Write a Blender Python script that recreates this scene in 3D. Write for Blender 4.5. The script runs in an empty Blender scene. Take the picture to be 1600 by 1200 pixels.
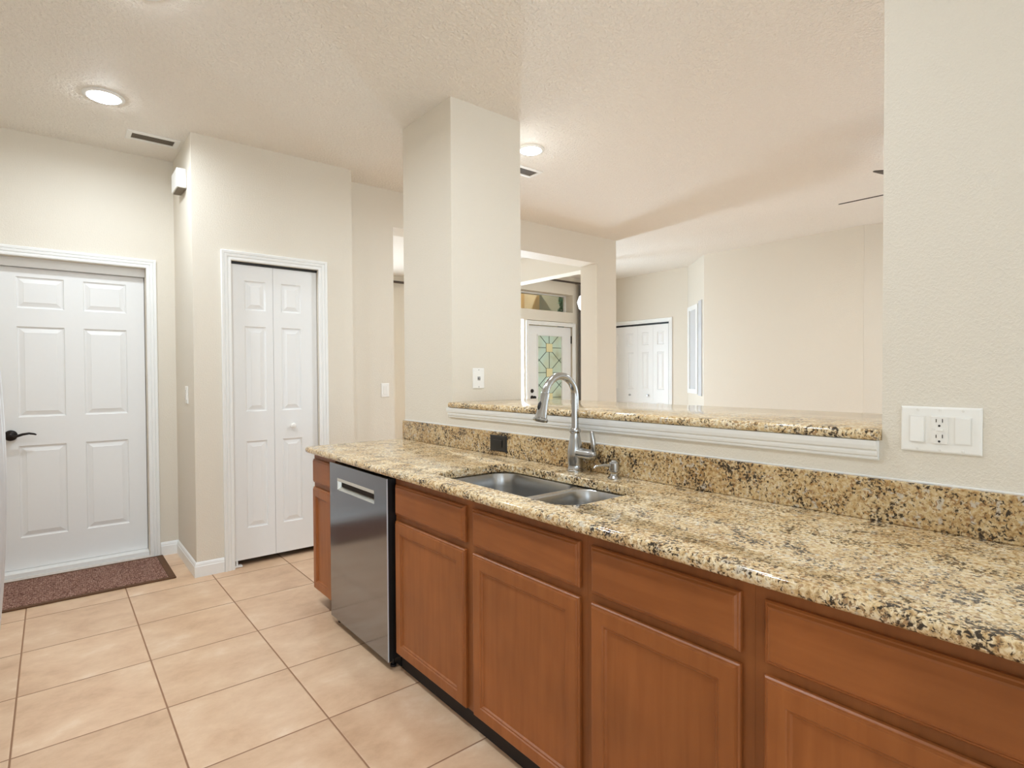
import bpy, bmesh, math, random
from mathutils import Vector, Matrix
random.seed(7)
C = bpy.context.scene.collection
SC = bpy.context.scene

# ------------------------------------------------------------------ camera
EYE = 1.275          # height of the lens above the floor
yaw, pit, rol = 0.687401576, 0.0170184, 0.00533507
cd = bpy.data.cameras.new('camera')
cam = bpy.data.objects.new('camera', cd); C.objects.link(cam)
cd.sensor_fit = 'HORIZONTAL'; cd.sensor_width = 36.0
cd.lens = 36.0 * 876.24 / 1600.0
cd.clip_start = 0.02; cd.clip_end = 100
fw = Vector((math.sin(yaw)*math.cos(pit), math.cos(yaw)*math.cos(pit), -math.sin(pit)))
rt = Vector((math.cos(yaw), -math.sin(yaw), 0.0)); dn = fw.cross(rt)
cr, sr = math.cos(rol), math.sin(rol)
r2 = cr*rt + sr*dn; d2 = -sr*rt + cr*dn
m = Matrix.Identity(4)
for i in range(3):
    m[i][0] = r2[i]; m[i][1] = -d2[i]; m[i][2] = -fw[i]
m[0][3], m[1][3], m[2][3] = 0.0, 0.0, EYE
cam.matrix_world = m
SC.camera = cam

# ------------------------------------------------------------------ view, world, lights
vs = SC.view_settings
SC.display_settings.display_device = 'sRGB'
vs.view_transform = 'Standard'; vs.look = 'None'; vs.gamma = 1.0
vs.use_curve_mapping = False
vs.exposure = 0.11
SC.cycles.use_denoising = True
SC.cycles.max_bounces = 10
SC.cycles.diffuse_bounces = 6
SC.cycles.sample_clamp_indirect = 6.0
w = bpy.data.worlds.new('sky'); SC.world = w; w.use_nodes = True
wn = w.node_tree.nodes; wl = w.node_tree.links
bg = wn['Background']
sky = wn.new('ShaderNodeTexSky'); sky.sky_type = 'HOSEK_WILKIE'; sky.turbidity = 3.0
sky.sun_direction = (0.4, 0.5, 0.75)
wl.new(sky.outputs[0], bg.inputs[0]); bg.inputs[1].default_value = 2.6

def area(name, loc, direction, sx, sy, power, col=(1, 1, 1), shape='RECTANGLE', spread=math.pi):
    l = bpy.data.lights.new(name, 'AREA'); l.shape = shape; l.size = sx; l.size_y = sy
    l.energy = power; l.color = col; l.spread = spread
    o = bpy.data.objects.new(name, l); C.objects.link(o); o.location = loc
    o.rotation_euler = Vector(direction).to_track_quat('-Z', 'Y').to_euler()
    return o
# unseen fill lamps, added as if sliders and side windows let daylight in
DAY = (0.665, 0.85, 1.02)
area('fill_kitchen_slider', (-0.05, -3.28, 1.15), (0, 1, 0.42), 1.7, 2.1, 56, DAY)
area('fill_nook', (-0.90, -0.9, 1.55), (1, 0.35, 0.30), 1.7, 1.1, 15, DAY)  # no window stands here; lamp added to brighten the kitchen
area('fill_dining_slider', (4.0, -3.28, 1.15), (0, 1, 0.6), 3.2, 2.1, 42, DAY)
area('fill_living', (7.10, -0.8, 1.45), (-1, 0.25, 0.25), 2.2, 1.5, 66, DAY)  # lamp without a window, added to lift the living room
# daylight through the entrance glazing and the front room window
area('daylight_entry', (5.2575, 6.366, 1.075), (0, -1, 0), 0.25, 1.93, 55, DAY)
area('daylight_front_room', (2.9, 7.74, 1.45), (0, -1, 0.05), 1.3, 1.5, 48, DAY)

CEIL = 2.805

# ------------------------------------------------------------------ materials
def mat(name):
    mt = bpy.data.materials.new(name); mt.use_nodes = True
    nt = mt.node_tree
    return mt, nt, nt.nodes['Principled BSDF']
def srgb(r, g, b):
    f = lambda c: (c/255/12.92) if c/255 <= 0.04045 else ((c/255+0.055)/1.055)**2.4
    return (f(r), f(g), f(b), 1)
def simple(name, col, rough=0.5, metal=0.0, spec=0.5, coat=0.0, noise=0.0, nscale=40, bump=0.0):
    mt, nt, b = mat(name)
    b.inputs['Base Color'].default_value = col
    b.inputs['Roughness'].default_value = rough
    b.inputs['Metallic'].default_value = metal
    b.inputs['Specular IOR Level'].default_value = spec
    b.inputs['Coat Weight'].default_value = coat
    n = nt.nodes.new('ShaderNodeTexNoise'); n.inputs['Scale'].default_value = nscale
    n.inputs['Detail'].default_value = 3
    g = nt.nodes.new('ShaderNodeNewGeometry'); nt.links.new(g.outputs['Position'], n.inputs['Vector'])
    if noise > 0:
        mx = nt.nodes.new('ShaderNodeMix'); mx.data_type = 'RGBA'
        mx.inputs[6].default_value = tuple(c*(1-noise) for c in col[:3])+(1,)
        mx.inputs[7].default_value = tuple(min(1, c*(1+noise)) for c in col[:3])+(1,)
        nt.links.new(n.outputs['Fac'], mx.inputs[0]); nt.links.new(mx.outputs[2], b.inputs['Base Color'])
    if bump > 0:
        bp = nt.nodes.new('ShaderNodeBump'); bp.inputs['Strength'].default_value = bump
        bp.inputs['Distance'].default_value = 0.003
        nt.links.new(n.outputs['Fac'], bp.inputs['Height']); nt.links.new(bp.outputs[0], b.inputs['Normal'])
    return mt
def plaster(name, col, scale, strength, dist, rough=0.55, lo=0.42, hi=0.62):
    mt, nt, b = mat(name)
    b.inputs['Base Color'].default_value = col; b.inputs['Roughness'].default_value = rough
    b.inputs['Specular IOR Level'].default_value = 0.3
    g = nt.nodes.new('ShaderNodeNewGeometry')
    n = nt.nodes.new('ShaderNodeTexNoise'); n.inputs['Scale'].default_value = scale
    n.inputs['Detail'].default_value = 4; n.inputs['Distortion'].default_value = 0.6
    r = nt.nodes.new('ShaderNodeMapRange'); r.inputs[1].default_value = lo; r.inputs[2].default_value = hi
    bp = nt.nodes.new('ShaderNodeBump'); bp.inputs['Strength'].default_value = strength
    bp.inputs['Distance'].default_value = dist
    L = nt.links.new
    L(g.outputs['Position'], n.inputs['Vector']); L(n.outputs['Fac'], r.inputs[0])
    L(r.outputs[0], bp.inputs['Height']); L(bp.outputs[0], b.inputs['Normal'])
    return mt
def emissive(name, col, strength):
    mt, nt, b = mat(name)
    b.inputs['Base Color'].default_value = (0.8, 0.8, 0.8, 1)
    b.inputs['Emission Color'].default_value = col; b.inputs['Emission Strength'].default_value = strength
    return mt
def ramp(nt, stops, interp='LINEAR'):
    r = nt.nodes.new('ShaderNodeValToRGB'); r.color_ramp.interpolation = interp
    e = r.color_ramp.elements
    while len(e) < len(stops): e.new(0.5)
    for k, (p, c) in enumerate(stops): e[k].position = p; e[k].color = c
    return r
def mixc(nt, fac, a, b, mode='MIX'):
    mx = nt.nodes.new('ShaderNodeMix'); mx.data_type = 'RGBA'; mx.blend_type = mode
    for sock, v in ((0, fac), (6, a), (7, b)):
        if hasattr(v, 'is_output'): nt.links.new(v, mx.inputs[sock])
        else: mx.inputs[sock].default_value = v
    return mx.outputs[2]
def math_n(nt, op, a, b=None, c=None):
    n = nt.nodes.new('ShaderNodeMath'); n.operation = op
    for k, v in enumerate((a, b, c)):
        if v is None: continue
        if hasattr(v, 'is_output'): nt.links.new(v, n.inputs[k])
        else: n.inputs[k].default_value = v
    return n.outputs[0]

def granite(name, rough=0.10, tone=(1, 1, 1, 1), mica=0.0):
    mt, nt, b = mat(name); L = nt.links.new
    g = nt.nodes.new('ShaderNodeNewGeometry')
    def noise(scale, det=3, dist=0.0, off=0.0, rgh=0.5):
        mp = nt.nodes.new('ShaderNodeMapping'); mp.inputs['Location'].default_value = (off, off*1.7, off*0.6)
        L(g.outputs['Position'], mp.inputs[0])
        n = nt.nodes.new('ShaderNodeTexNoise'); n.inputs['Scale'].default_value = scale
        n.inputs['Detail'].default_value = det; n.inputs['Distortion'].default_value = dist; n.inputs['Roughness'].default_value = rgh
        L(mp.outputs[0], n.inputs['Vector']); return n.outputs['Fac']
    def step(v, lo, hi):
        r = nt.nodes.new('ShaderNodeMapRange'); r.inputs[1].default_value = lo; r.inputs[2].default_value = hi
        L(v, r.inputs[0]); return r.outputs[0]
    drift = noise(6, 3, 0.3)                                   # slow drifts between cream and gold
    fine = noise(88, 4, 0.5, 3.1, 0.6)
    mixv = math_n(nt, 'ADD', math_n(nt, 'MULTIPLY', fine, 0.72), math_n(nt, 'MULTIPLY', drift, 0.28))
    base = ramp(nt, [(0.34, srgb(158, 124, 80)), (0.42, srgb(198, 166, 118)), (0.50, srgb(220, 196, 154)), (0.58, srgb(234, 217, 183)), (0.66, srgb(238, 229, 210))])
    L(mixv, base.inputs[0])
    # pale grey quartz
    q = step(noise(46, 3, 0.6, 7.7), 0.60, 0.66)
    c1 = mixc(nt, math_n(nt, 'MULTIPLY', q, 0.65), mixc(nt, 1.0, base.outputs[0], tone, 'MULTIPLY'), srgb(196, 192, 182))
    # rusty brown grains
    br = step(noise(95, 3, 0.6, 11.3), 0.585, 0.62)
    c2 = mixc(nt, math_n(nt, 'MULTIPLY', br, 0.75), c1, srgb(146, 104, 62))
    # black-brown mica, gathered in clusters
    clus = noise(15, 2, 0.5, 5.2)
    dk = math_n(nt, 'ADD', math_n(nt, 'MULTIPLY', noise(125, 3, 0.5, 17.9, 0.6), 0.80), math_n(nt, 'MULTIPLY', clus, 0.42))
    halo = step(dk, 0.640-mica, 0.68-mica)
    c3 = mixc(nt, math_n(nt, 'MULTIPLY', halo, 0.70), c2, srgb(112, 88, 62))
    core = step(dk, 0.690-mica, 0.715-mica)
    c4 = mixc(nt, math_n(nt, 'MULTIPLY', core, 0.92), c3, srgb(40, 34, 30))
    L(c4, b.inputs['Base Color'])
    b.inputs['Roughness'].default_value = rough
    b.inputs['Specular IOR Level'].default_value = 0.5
    return mt

def wood(name, c0, c1, axis=2):
    mt, nt, b = mat(name); L = nt.links.new
    g = nt.nodes.new('ShaderNodeNewGeometry')
    mp = nt.nodes.new('ShaderNodeMapping'); s = [26, 26, 26]; s[axis] = 2.2
    mp.inputs['Scale'].default_value = s
    L(g.outputs['Position'], mp.inputs[0])
    n = nt.nodes.new('ShaderNodeTexNoise'); n.inputs['Scale'].default_value = 1.6; n.inputs['Detail'].default_value = 5
    n.inputs['Distortion'].default_value = 0.4
    L(mp.outputs[0], n.inputs['Vector'])
    n2 = nt.nodes.new('ShaderNodeTexNoise'); n2.inputs['Scale'].default_value = 5.0; n2.inputs['Detail'].default_value = 2
    L(g.outputs['Position'], n2.inputs['Vector'])
    r = ramp(nt, [(0.25, c0), (0.75, c1)]); L(n.outputs['Fac'], r.inputs[0])
    r2_ = ramp(nt, [(0.3, (0.86, 0.84, 0.82, 1)), (0.7, (1.08, 1.06, 1.04, 1))]); L(n2.outputs['Fac'], r2_.inputs[0])
    L(mixc(nt, 1.0, r.outputs[0], r2_.outputs[0], 'MULTIPLY'), b.inputs['Base Color'])
    b.inputs['Roughness'].default_value = 0.36; b.inputs['Specular IOR Level'].default_value = 0.4
    return mt

def tile_floor():
    mt, nt, b = mat('ceramic_tile'); L = nt.links.new
    g = nt.nodes.new('ShaderNodeNewGeometry'); sp = nt.nodes.new('ShaderNodeSeparateXYZ'); L(g.outputs['Position'], sp.inputs[0])
    def cell(sock, off, pitch):
        t = math_n(nt, 'DIVIDE', math_n(nt, 'SUBTRACT', sock, off), pitch)
        fl = math_n(nt, 'FLOOR', t); fr = math_n(nt, 'SUBTRACT', t, fl)
        d = math_n(nt, 'MULTIPLY', math_n(nt, 'MINIMUM', fr, math_n(nt, 'SUBTRACT', 1.0, fr)), pitch)
        return fl, d
    fx, dx = cell(sp.outputs[0], 0.326, 0.4525); fy, dy = cell(sp.outputs[1], 2.032, 0.4647)
    d = math_n(nt, 'MINIMUM', dx, dy)
    cmb = nt.nodes.new('ShaderNodeCombineXYZ'); L(fx, cmb.inputs[0]); L(fy, cmb.inputs[1])
    wn_ = nt.nodes.new('ShaderNodeTexWhiteNoise'); L(cmb.outputs[0], wn_.inputs['Vector'])
    off = nt.nodes.new('ShaderNodeVectorMath'); off.operation = 'MULTIPLY_ADD'
    L(wn_.outputs['Color'], off.inputs[0]); off.inputs[1].default_value = (9, 9, 9); L(g.outputs['Position'], off.inputs[2])
    mp = nt.nodes.new('ShaderNodeMapping'); mp.inputs['Scale'].default_value = (1.0, 1.25, 1.0); L(off.outputs[0], mp.inputs[0])
    n = nt.nodes.new('ShaderNodeTexNoise'); n.inputs['Scale'].default_value = 4.2; n.inputs['Detail'].default_value = 10
    n.inputs['Roughness'].default_value = 0.66; n.inputs['Distortion'].default_value = 0.15; L(mp.outputs[0], n.inputs['Vector'])
    r = ramp(nt, [(0.30, srgb(200, 163, 130)), (0.45, srgb(217, 182, 149)), (0.58, srgb(226, 194, 162)), (0.70, srgb(235, 209, 183))])
    L(n.outputs['Fac'], r.inputs[0])
    tint = ramp(nt, [(0, (0.95, 0.94, 0.93, 1)), (1, (1.03, 1.03, 1.03, 1))]); L(wn_.outputs['Value'], tint.inputs[0])
    col = mixc(nt, 1.0, r.outputs[0], tint.outputs[0], 'MULTIPLY')
    mask = nt.nodes.new('ShaderNodeMapRange'); mask.inputs[1].default_value = 0.0022; mask.inputs[2].default_value = 0.0036
    L(d, mask.inputs[0])
    L(mixc(nt, mask.outputs[0], srgb(150, 112, 84), col), b.inputs['Base Color'])
    rr = nt.nodes.new('ShaderNodeMapRange'); rr.inputs[3].default_value = 0.8; rr.inputs[4].default_value = 0.34
    L(mask.outputs[0], rr.inputs[0]); L(rr.outputs[0], b.inputs['Roughness'])
    hm = nt.nodes.new('ShaderNodeMapRange'); hm.inputs[1].default_value = 0.0015; hm.inputs[2].default_value = 0.006; L(d, hm.inputs[0])
    bp = nt.nodes.new('ShaderNodeBump'); bp.inputs['Strength'].default_value = 0.6; bp.inputs['Distance'].default_value = 0.002
    L(hm.outputs[0], bp.inputs['Height']); L(bp.outputs[0], b.inputs['Normal'])
    return mt

def rug_weave():
    mt, nt, b = mat('rug_weave'); L = nt.links.new
    g = nt.nodes.new('ShaderNodeNewGeometry')
    v = nt.nodes.new('ShaderNodeTexVoronoi'); v.inputs['Scale'].default_value = 170; L(g.outputs['Position'], v.inputs['Vector'])
    s = nt.nodes.new('ShaderNodeSeparateColor'); L(v.outputs['Color'], s.inputs[0])
    n = nt.nodes.new('ShaderNodeTexNoise'); n.inputs['Scale'].default_value = 60; L(g.outputs['Position'], n.inputs['Vector'])
    wv = nt.nodes.new('ShaderNodeTexWave'); wv.inputs['Scale'].default_value = 30; wv.inputs['Distortion'].default_value = 9
    wv.inputs['Detail'].default_value = 2; wv.inputs['Detail Scale'].default_value = 3; L(g.outputs['Position'], wv.inputs['Vector'])
    f = math_n(nt, 'ADD', math_n(nt, 'MULTIPLY', s.outputs[0], 0.72), math_n(nt, 'MULTIPLY', wv.outputs['Fac'], 0.28))
    r = ramp(nt, [(0.1, srgb(84, 56, 46)), (0.4, srgb(128, 92, 80)), (0.65, srgb(152, 116, 102)), (0.95, srgb(190, 160, 146))])
    L(f, r.inputs[0]); L(r.outputs[0], b.inputs['Base Color']); b.inputs['Roughness'].default_value = 0.95
    b.inputs['Specular IOR Level'].default_value = 0.1
    bp = nt.nodes.new('ShaderNodeBump'); bp.inputs['Strength'].default_value = 0.8; bp.inputs['Distance'].default_value = 0.004
    L(s.outputs[0], bp.inputs['Height']); L(bp.outputs[0], b.inputs['Normal'])
    return mt

def brushed(name, col, rough, axis=2, amount=0.05):
    mt, nt, b = mat(name); L = nt.links.new
    g = nt.nodes.new('ShaderNodeNewGeometry'); mp = nt.nodes.new('ShaderNodeMapping')
    s = [260, 260, 260]; s[axis] = 3; mp.inputs['Scale'].default_value = s; L(g.outputs['Position'], mp.inputs[0])
    n = nt.nodes.new('ShaderNodeTexNoise'); n.inputs['Scale'].default_value = 1; L(mp.outputs[0], n.inputs['Vector'])
    mr = nt.nodes.new('ShaderNodeMapRange'); mr.inputs[3].default_value = rough-amount*0.5; mr.inputs[4].default_value = rough+amount*0.5
    L(n.outputs['Fac'], mr.inputs[0]); L(mr.outputs[0], b.inputs['Roughness'])
    b.inputs['Base Color'].default_value = col; b.inputs['Metallic'].default_value = 1.0
    return mt

M = {}
M['wall'] = plaster('wall_paint', srgb(228, 220, 206), 150, 0.35, 0.002)
M['ceiling'] = plaster('ceiling_texture', srgb(245, 239, 230), 62, 0.9, 0.005, 0.6, 0.40, 0.66)
M['white'] = simple('white_trim_paint', srgb(240, 240, 238), 0.35, noise=0.01)
M['doorwhite'] = simple('white_door_paint', srgb(236, 236, 235), 0.38, noise=0.01)
M['plastic'] = simple('white_plastic', srgb(243, 241, 236), 0.3, noise=0.01)
M['plastic2'] = simple('white_plastic_rocker', srgb(238, 235, 229), 0.25, noise=0.01)
M['slot'] = simple('dark_slot', srgb(50, 45, 42), 0.6, noise=0.05)
M['black'] = simple('black_plastic', srgb(24, 23, 23), 0.35, noise=0.1)
M['kick'] = simple('dark_recess_shade', srgb(38, 28, 24), 0.8, noise=0.1)  # near-black put in for shade at toe kicks and handle pocket
M['bronze'] = simple('oil_rubbed_bronze', srgb(34, 28, 26), 0.3, 0.6, noise=0.15)
M['rod'] = simple('dark_brown_rod', srgb(70, 58, 50), 0.4, noise=0.1)
M['granite'] = granite('granite')
M['granite_splash'] = granite('granite_dimmed', 0.16, (0.80, 0.74, 0.64, 1), 0.012)  # same slab; weaker light and sheen put into a darker tone
M['wood'] = wood('stained_maple', srgb(146, 85, 41), srgb(161, 98, 51))
M['woodh'] = wood('stained_maple_horizontal', srgb(143, 83, 40), srgb(159, 96, 50), 1)
M['frame'] = wood('stained_maple_shaded', srgb(130, 76, 37), srgb(147, 89, 46))  # same stain as the doors, darkened to imitate shade
M['tile'] = tile_floor()
M['rug'] = rug_weave()
M['rugedge'] = simple('brown_rug_binding', srgb(96, 64, 38), 0.8, noise=0.15)
M['steel'] = simple('satin_steel', (0.54, 0.545, 0.55, 1), 0.26, 1.0, noise=0.02, nscale=6)
M['nickel'] = simple('satin_nickel', (0.47, 0.47, 0.465, 1), 0.2, 1.0, noise=0.02, nscale=6)
M['dw'] = brushed('dark_stainless', (0.30, 0.31, 0.335, 1), 0.13, 1, 0.05)
M['dwlip'] = simple('pale_lining_glint', srgb(214, 210, 200), 0.25, 0.4, noise=0.03)
M['dwedge'] = simple('bright_edge_highlight', srgb(206, 210, 220), 0.35, 0.3, noise=0.02)
M['fridge'] = simple('fridge_silver', srgb(216, 216, 216), 0.3, 0.25, noise=0.02)
M['lens'] = emissive('lamp_lens', (0.86, 0.94, 1.0, 1), 48.0)
M['glow'] = emissive('chandelier_glass', (1.0, 0.97, 0.93, 1), 1.3)
M['curtain'] = simple('grey_curtain_cloth', srgb(112, 106, 100), 0.9, noise=0.06)
M['fan'] = simple('dark_fan_wood', srgb(66, 54, 46), 0.5, noise=0.15)
M['grey'] = simple('warm_grey', srgb(120, 108, 92), 0.7, noise=0.05)  # flat grey-brown for vent slats, chime grille and refrigerator body
M['ventw'] = simple('vent_white', srgb(242, 240, 235), 0.45, noise=0.01)
M['stucco'] = plaster('porch_stucco', srgb(206, 172, 108), 90, 0.3, 0.004, 0.9)
M['stuccopale'] = plaster('porch_stucco_pale', srgb(198, 186, 146), 90, 0.3, 0.004, 0.9)
M['leaf'] = simple('leaf_green', srgb(84, 128, 92), 0.6, noise=0.35, nscale=30)
M['paneglass'] = simple('obscure_grey_glass', srgb(206, 208, 212), 0.15, noise=0.02)
M['came'] = simple('lead_came', srgb(70, 84, 72), 0.5, noise=0.05)

def leaded_glass():
    mt, nt, b = mat('leaded_green_glass'); L = nt.links.new
    g = nt.nodes.new('ShaderNodeNewGeometry')
    n = nt.nodes.new('ShaderNodeTexNoise'); n.inputs['Scale'].default_value = 3.0; L(g.outputs['Position'], n.inputs['Vector'])
    r = ramp(nt, [(0.35, srgb(172, 192, 178)), (0.55, srgb(172, 182, 158)), (0.72, srgb(146, 146, 116))]); L(n.outputs['Fac'], r.inputs[0])
    L(r.outputs[0], b.inputs['Base Color']); L(r.outputs[0], b.inputs['Emission Color']); b.inputs['Emission Strength'].default_value = 0.25  # faint glow put in for daylight coming through the glass
    b.inputs['Roughness'].default_value = 0.2
    return mt
M['leaded'] = leaded_glass()
M['amber'] = emissive('amber_glass', srgb(196, 186, 140), 0.2); M['amber'].node_tree.nodes['Principled BSDF'].inputs['Base Color'].default_value = srgb(206, 196, 150)  # small glow imitates outdoor light behind the squares
M['slider_pane'] = emissive('slider_fill_glow', (0.8, 0.92, 1.0, 1), 0.7)
M['sidelite'] = emissive('bright_sidelight_glass', (1.0, 0.99, 0.97, 1), 1.6)
def clear_glass():
    mt, nt, b = mat('clear_window_glass'); L = nt.links.new
    t = nt.nodes.new('ShaderNodeBsdfTransparent'); gl = nt.nodes.new('ShaderNodeBsdfGlossy'); gl.inputs['Roughness'].default_value = 0.02
    mx = nt.nodes.new('ShaderNodeMixShader'); mx.inputs[0].default_value = 0.05
    L(t.outputs[0], mx.inputs[1]); L(gl.outputs[0], mx.inputs[2]); L(mx.outputs[0], nt.nodes['Material Output'].inputs[0])
    return mt
M['clear'] = clear_glass()

# ------------------------------------------------------------------ mesh helpers
class MB:
    def __init__(s): s.bm = bmesh.new()
    def v(s, p): return s.bm.verts.new(p)
    def f(s, vs_):
        try: return s.bm.faces.new(vs_)
        except ValueError: return None
    def box(s, x0, x1, y0, y1, z0, z1, bev=0.0, seg=2):
        b = bmesh.new()
        P = [(x, y, z) for x in (x0, x1) for y in (y0, y1) for z in (z0, z1)]
        vs_ = [b.verts.new(p) for p in P]
        for q in ((0, 1, 3, 2), (4, 6, 7, 5), (0, 4, 5, 1), (2, 3, 7, 6), (0, 2, 6, 4), (1, 5, 7, 3)):
            b.faces.new([vs_[i] for i in q])
        if bev > 0:
            bmesh.ops.bevel(b, geom=list(b.edges), offset=bev, segments=seg, profile=0.5, affect='EDGES')
        s.join(b); return s
    def join(s, b):
        mp = {v: s.bm.verts.new(v.co) for v in b.verts}
        for f in b.faces:
            s.f([mp[v] for v in f.verts])
        b.free()
    def prism(s, pts, z0, z1):
        a = [s.v((x, y, z0)) for x, y in pts]; b = [s.v((x, y, z1)) for x, y in pts]
        n = len(pts)
        for i in range(n): s.f([a[i], a[(i+1) % n], b[(i+1) % n], b[i]])
        s.f(a[::-1]); s.f(b); return s
    def loft(s, loops, closed=True, cap0=False, cap1=False):
        R = [[s.v(p) for p in lp] for lp in loops]
        n = len(R[0])
        for a, b in zip(R[:-1], R[1:]):
            for i in range(n if closed else n-1):
                s.f([a[i], a[(i+1) % n], b[(i+1) % n], b[i]])
        if cap0: s.f(R[0][::-1])
        if cap1: s.f(R[-1])
        return R
    def lathe(s, prof, c=(0, 0, 0), axis='z', n=28, flip=1):
        def P(r, h, a):
            u, w_ = r*math.cos(a), r*math.sin(a)
            if axis == 'z': return (c[0]+u, c[1]+w_, c[2]+h)
            if axis == 'y': return (c[0]+u, c[1]+h, c[2]+w_)
            return (c[0]+h, c[1]+u, c[2]+w_)
        s.loft([[P(max(r, 1e-5), h, 2*math.pi*i/n) for i in range(n)] for r, h in prof], True, True, True); return s
    def tube(s, pts, rad, n=14, cap=True):
        pts = [Vector(p) for p in pts]; k = len(pts)
        rads = rad if isinstance(rad, (list, tuple)) else [rad]*k
        t0 = (pts[1]-pts[0]).normalized()
        up = Vector((0, 0, 1)) if abs(t0.z) < 0.9 else Vector((0, 1, 0))
        nrm = t0.cross(up).normalized(); loops = []; prev = t0
        for i in range(k):
            t = (pts[min(i+1, k-1)]-pts[max(i-1, 0)]).normalized()
            q = prev.rotation_difference(t); nrm = (q @ nrm); nrm = (nrm - t*nrm.dot(t)).normalized(); prev = t
            bn = t.cross(nrm)
            loops.append([pts[i]+rads[i]*(math.cos(2*math.pi*j/n)*nrm+math.sin(2*math.pi*j/n)*bn) for j in range(n)])
        s.loft(loops, True, cap, cap); return s
    def plate(s, outer, holes, z):
        """planar face with holes in the plane z"""
        b = bmesh.new(); es = []
        for lp in [outer]+holes:
            vs_ = [b.verts.new((x, y, z)) for x, y in lp]
            es += [b.edges.new((vs_[i], vs_[(i+1) % len(vs_)])) for i in range(len(vs_))]
        bmesh.ops.triangle_fill(b, use_beauty=True, use_dissolve=False, edges=es)
        s.join(b); return s
    def relief(s, P, u0, u1, v0, v1, panels, rings, back):
        """board whose front carries nested rings in each panel rectangle; P(u, v, d) maps to space, d outward"""
        us = sorted({u0, u1} | {p[0] for p in panels} | {p[1] for p in panels})
        vs_ = sorted({v0, v1} | {p[2] for p in panels} | {p[3] for p in panels})
        for a, b in zip(us[:-1], us[1:]):
            for c, d in zip(vs_[:-1], vs_[1:]):
                mu, mv = (a+b)/2, (c+d)/2
                if any(p[0] < mu < p[1] and p[2] < mv < p[3] for p in panels): continue
                s.f([s.v(P(*q, 0)) for q in ((a, c), (b, c), (b, d), (a, d))])
        for p in panels:
            lps = []
            for ins, dep in rings:
                a, b, c, d = p[0]+ins, p[1]-ins, p[2]+ins, p[3]-ins
                lps.append([P(a, c, dep), P(b, c, dep), P(b, d, dep), P(a, d, dep)])
            s.loft(lps, True, False, True)
        lo = [P(u0, v0, 0), P(u1, v0, 0), P(u1, v1, 0), P(u0, v1, 0)]
        hi = [P(u0, v0, -back), P(u1, v0, -back), P(u1, v1, -back), P(u0, v1, -back)]
        s.loft([lo, hi], True, False, True); return s
    def build(s, name, material, parent=None, smooth=False, angle=35):
        bm = s.bm
        bmesh.ops.remove_doubles(bm, verts=list(bm.verts), dist=1e-6)
        bmesh.ops.recalc_face_normals(bm, faces=list(bm.faces))
        me = bpy.data.meshes.new(name)
        if parent is not None:
            q = Vector((0, 0, 0)); o_ = parent
            while o_ is not None: q += o_.location; o_ = o_.parent
            bmesh.ops.translate(bm, vec=-q, verts=list(bm.verts))
            bm.to_mesh(me); bm.free()
            o = bpy.data.objects.new(name, me); C.objects.link(o); o.parent = parent
        else:
            xs = [v.co for v in bm.verts]
            ctr = Vector((sum(p.x for p in xs)/len(xs), sum(p.y for p in xs)/len(xs), min(p.z for p in xs)))
            bmesh.ops.translate(bm, vec=-ctr, verts=list(bm.verts))
            bm.to_mesh(me); bm.free()
            o = bpy.data.objects.new(name, me); C.objects.link(o); o.location = ctr
        me.materials.append(material)
        if smooth:
            for p in me.polygons: p.use_smooth = True
            try: me.set_sharp_from_angle(angle=math.radians(angle))
            except Exception: pass
        return o
def thing(name, label, cat, loc, group=None):
    o = bpy.data.objects.new(name, None); C.objects.link(o); o.location = loc
    o.empty_display_size = 0.05
    o['label'] = label; o['category'] = cat
    if group: o['group'] = group
    return o
def tag(o, label, cat, group=None):
    o['label'] = label; o['category'] = cat
    if group: o['group'] = group
    return o
def struct(o, label=None, cat=None):
    o['kind'] = 'structure'
    if label: o['label'] = label
    if cat: o['category'] = cat
    return o
def rrect(x0, x1, y0, y1, r, n=8):
    if not isinstance(r, (list, tuple)): r = [r]*4
    pts = []
    for (cx, cy, a0, rr) in ((x1-r[0], y1-r[0], 0, r[0]), (x0+r[1], y1-r[1], 90, r[1]), (x0+r[2], y0+r[2], 180, r[2]), (x1-r[3], y0+r[3], 270, r[3])):
        for k in range(n+1):
            a = math.radians(a0+90*k/n); pts.append((cx+rr*math.cos(a), cy+rr*math.sin(a)))
    return pts
def XF(x): return lambda u, v, d: (x-d, u, v)          # board facing -x, u along y
def YF(y): return lambda u, v, d: (u, y-d, v)          # board facing -y, u along x

# ------------------------------------------------------------------ the setting
W1, LW, H2, KW = 4.007, 4.655, 4.245, 1.715   # pantry front, garage-door wall, hall wall, kitchen wall
XL, YB = -0.95, -3.4
b = MB(); b.box(XL-0.15, 7.3, YB-0.2, 8.1, -0.12, 0.0)
struct(b.build('floor', M['tile']), 'tan square ceramic floor tiles with brown grout', 'floor')
b = MB(); b.box(XL-0.15, 7.3, YB-0.2, 8.1, CEIL, CEIL+0.12)
struct(b.build('ceiling', M['ceiling']), 'beige knockdown-textured ceiling', 'ceiling')
def wall(name, boxes, label, prisms=()):
    b = MB()
    for q in boxes: b.box(*q)
    for pts in prisms: b.prism(pts, 0, CEIL)
    return struct(b.build(name, M['wall']), label, 'wall')
# garage-door wall with its opening
GD0, GD1, GDH = -0.285, 0.52, 2.03
wall('wall_left', [(XL-0.15, GD0, LW, LW+0.15, 0, CEIL), (GD1, 0.80, LW, LW+0.15, 0, CEIL), (GD0, GD1, LW, LW+0.15, GDH, CEIL),
                   (GD0-0.1, GD1+0.1, LW+0.151, LW+0.2, 0, CEIL)], 'beige wall around the white six-panel door at left')
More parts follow.
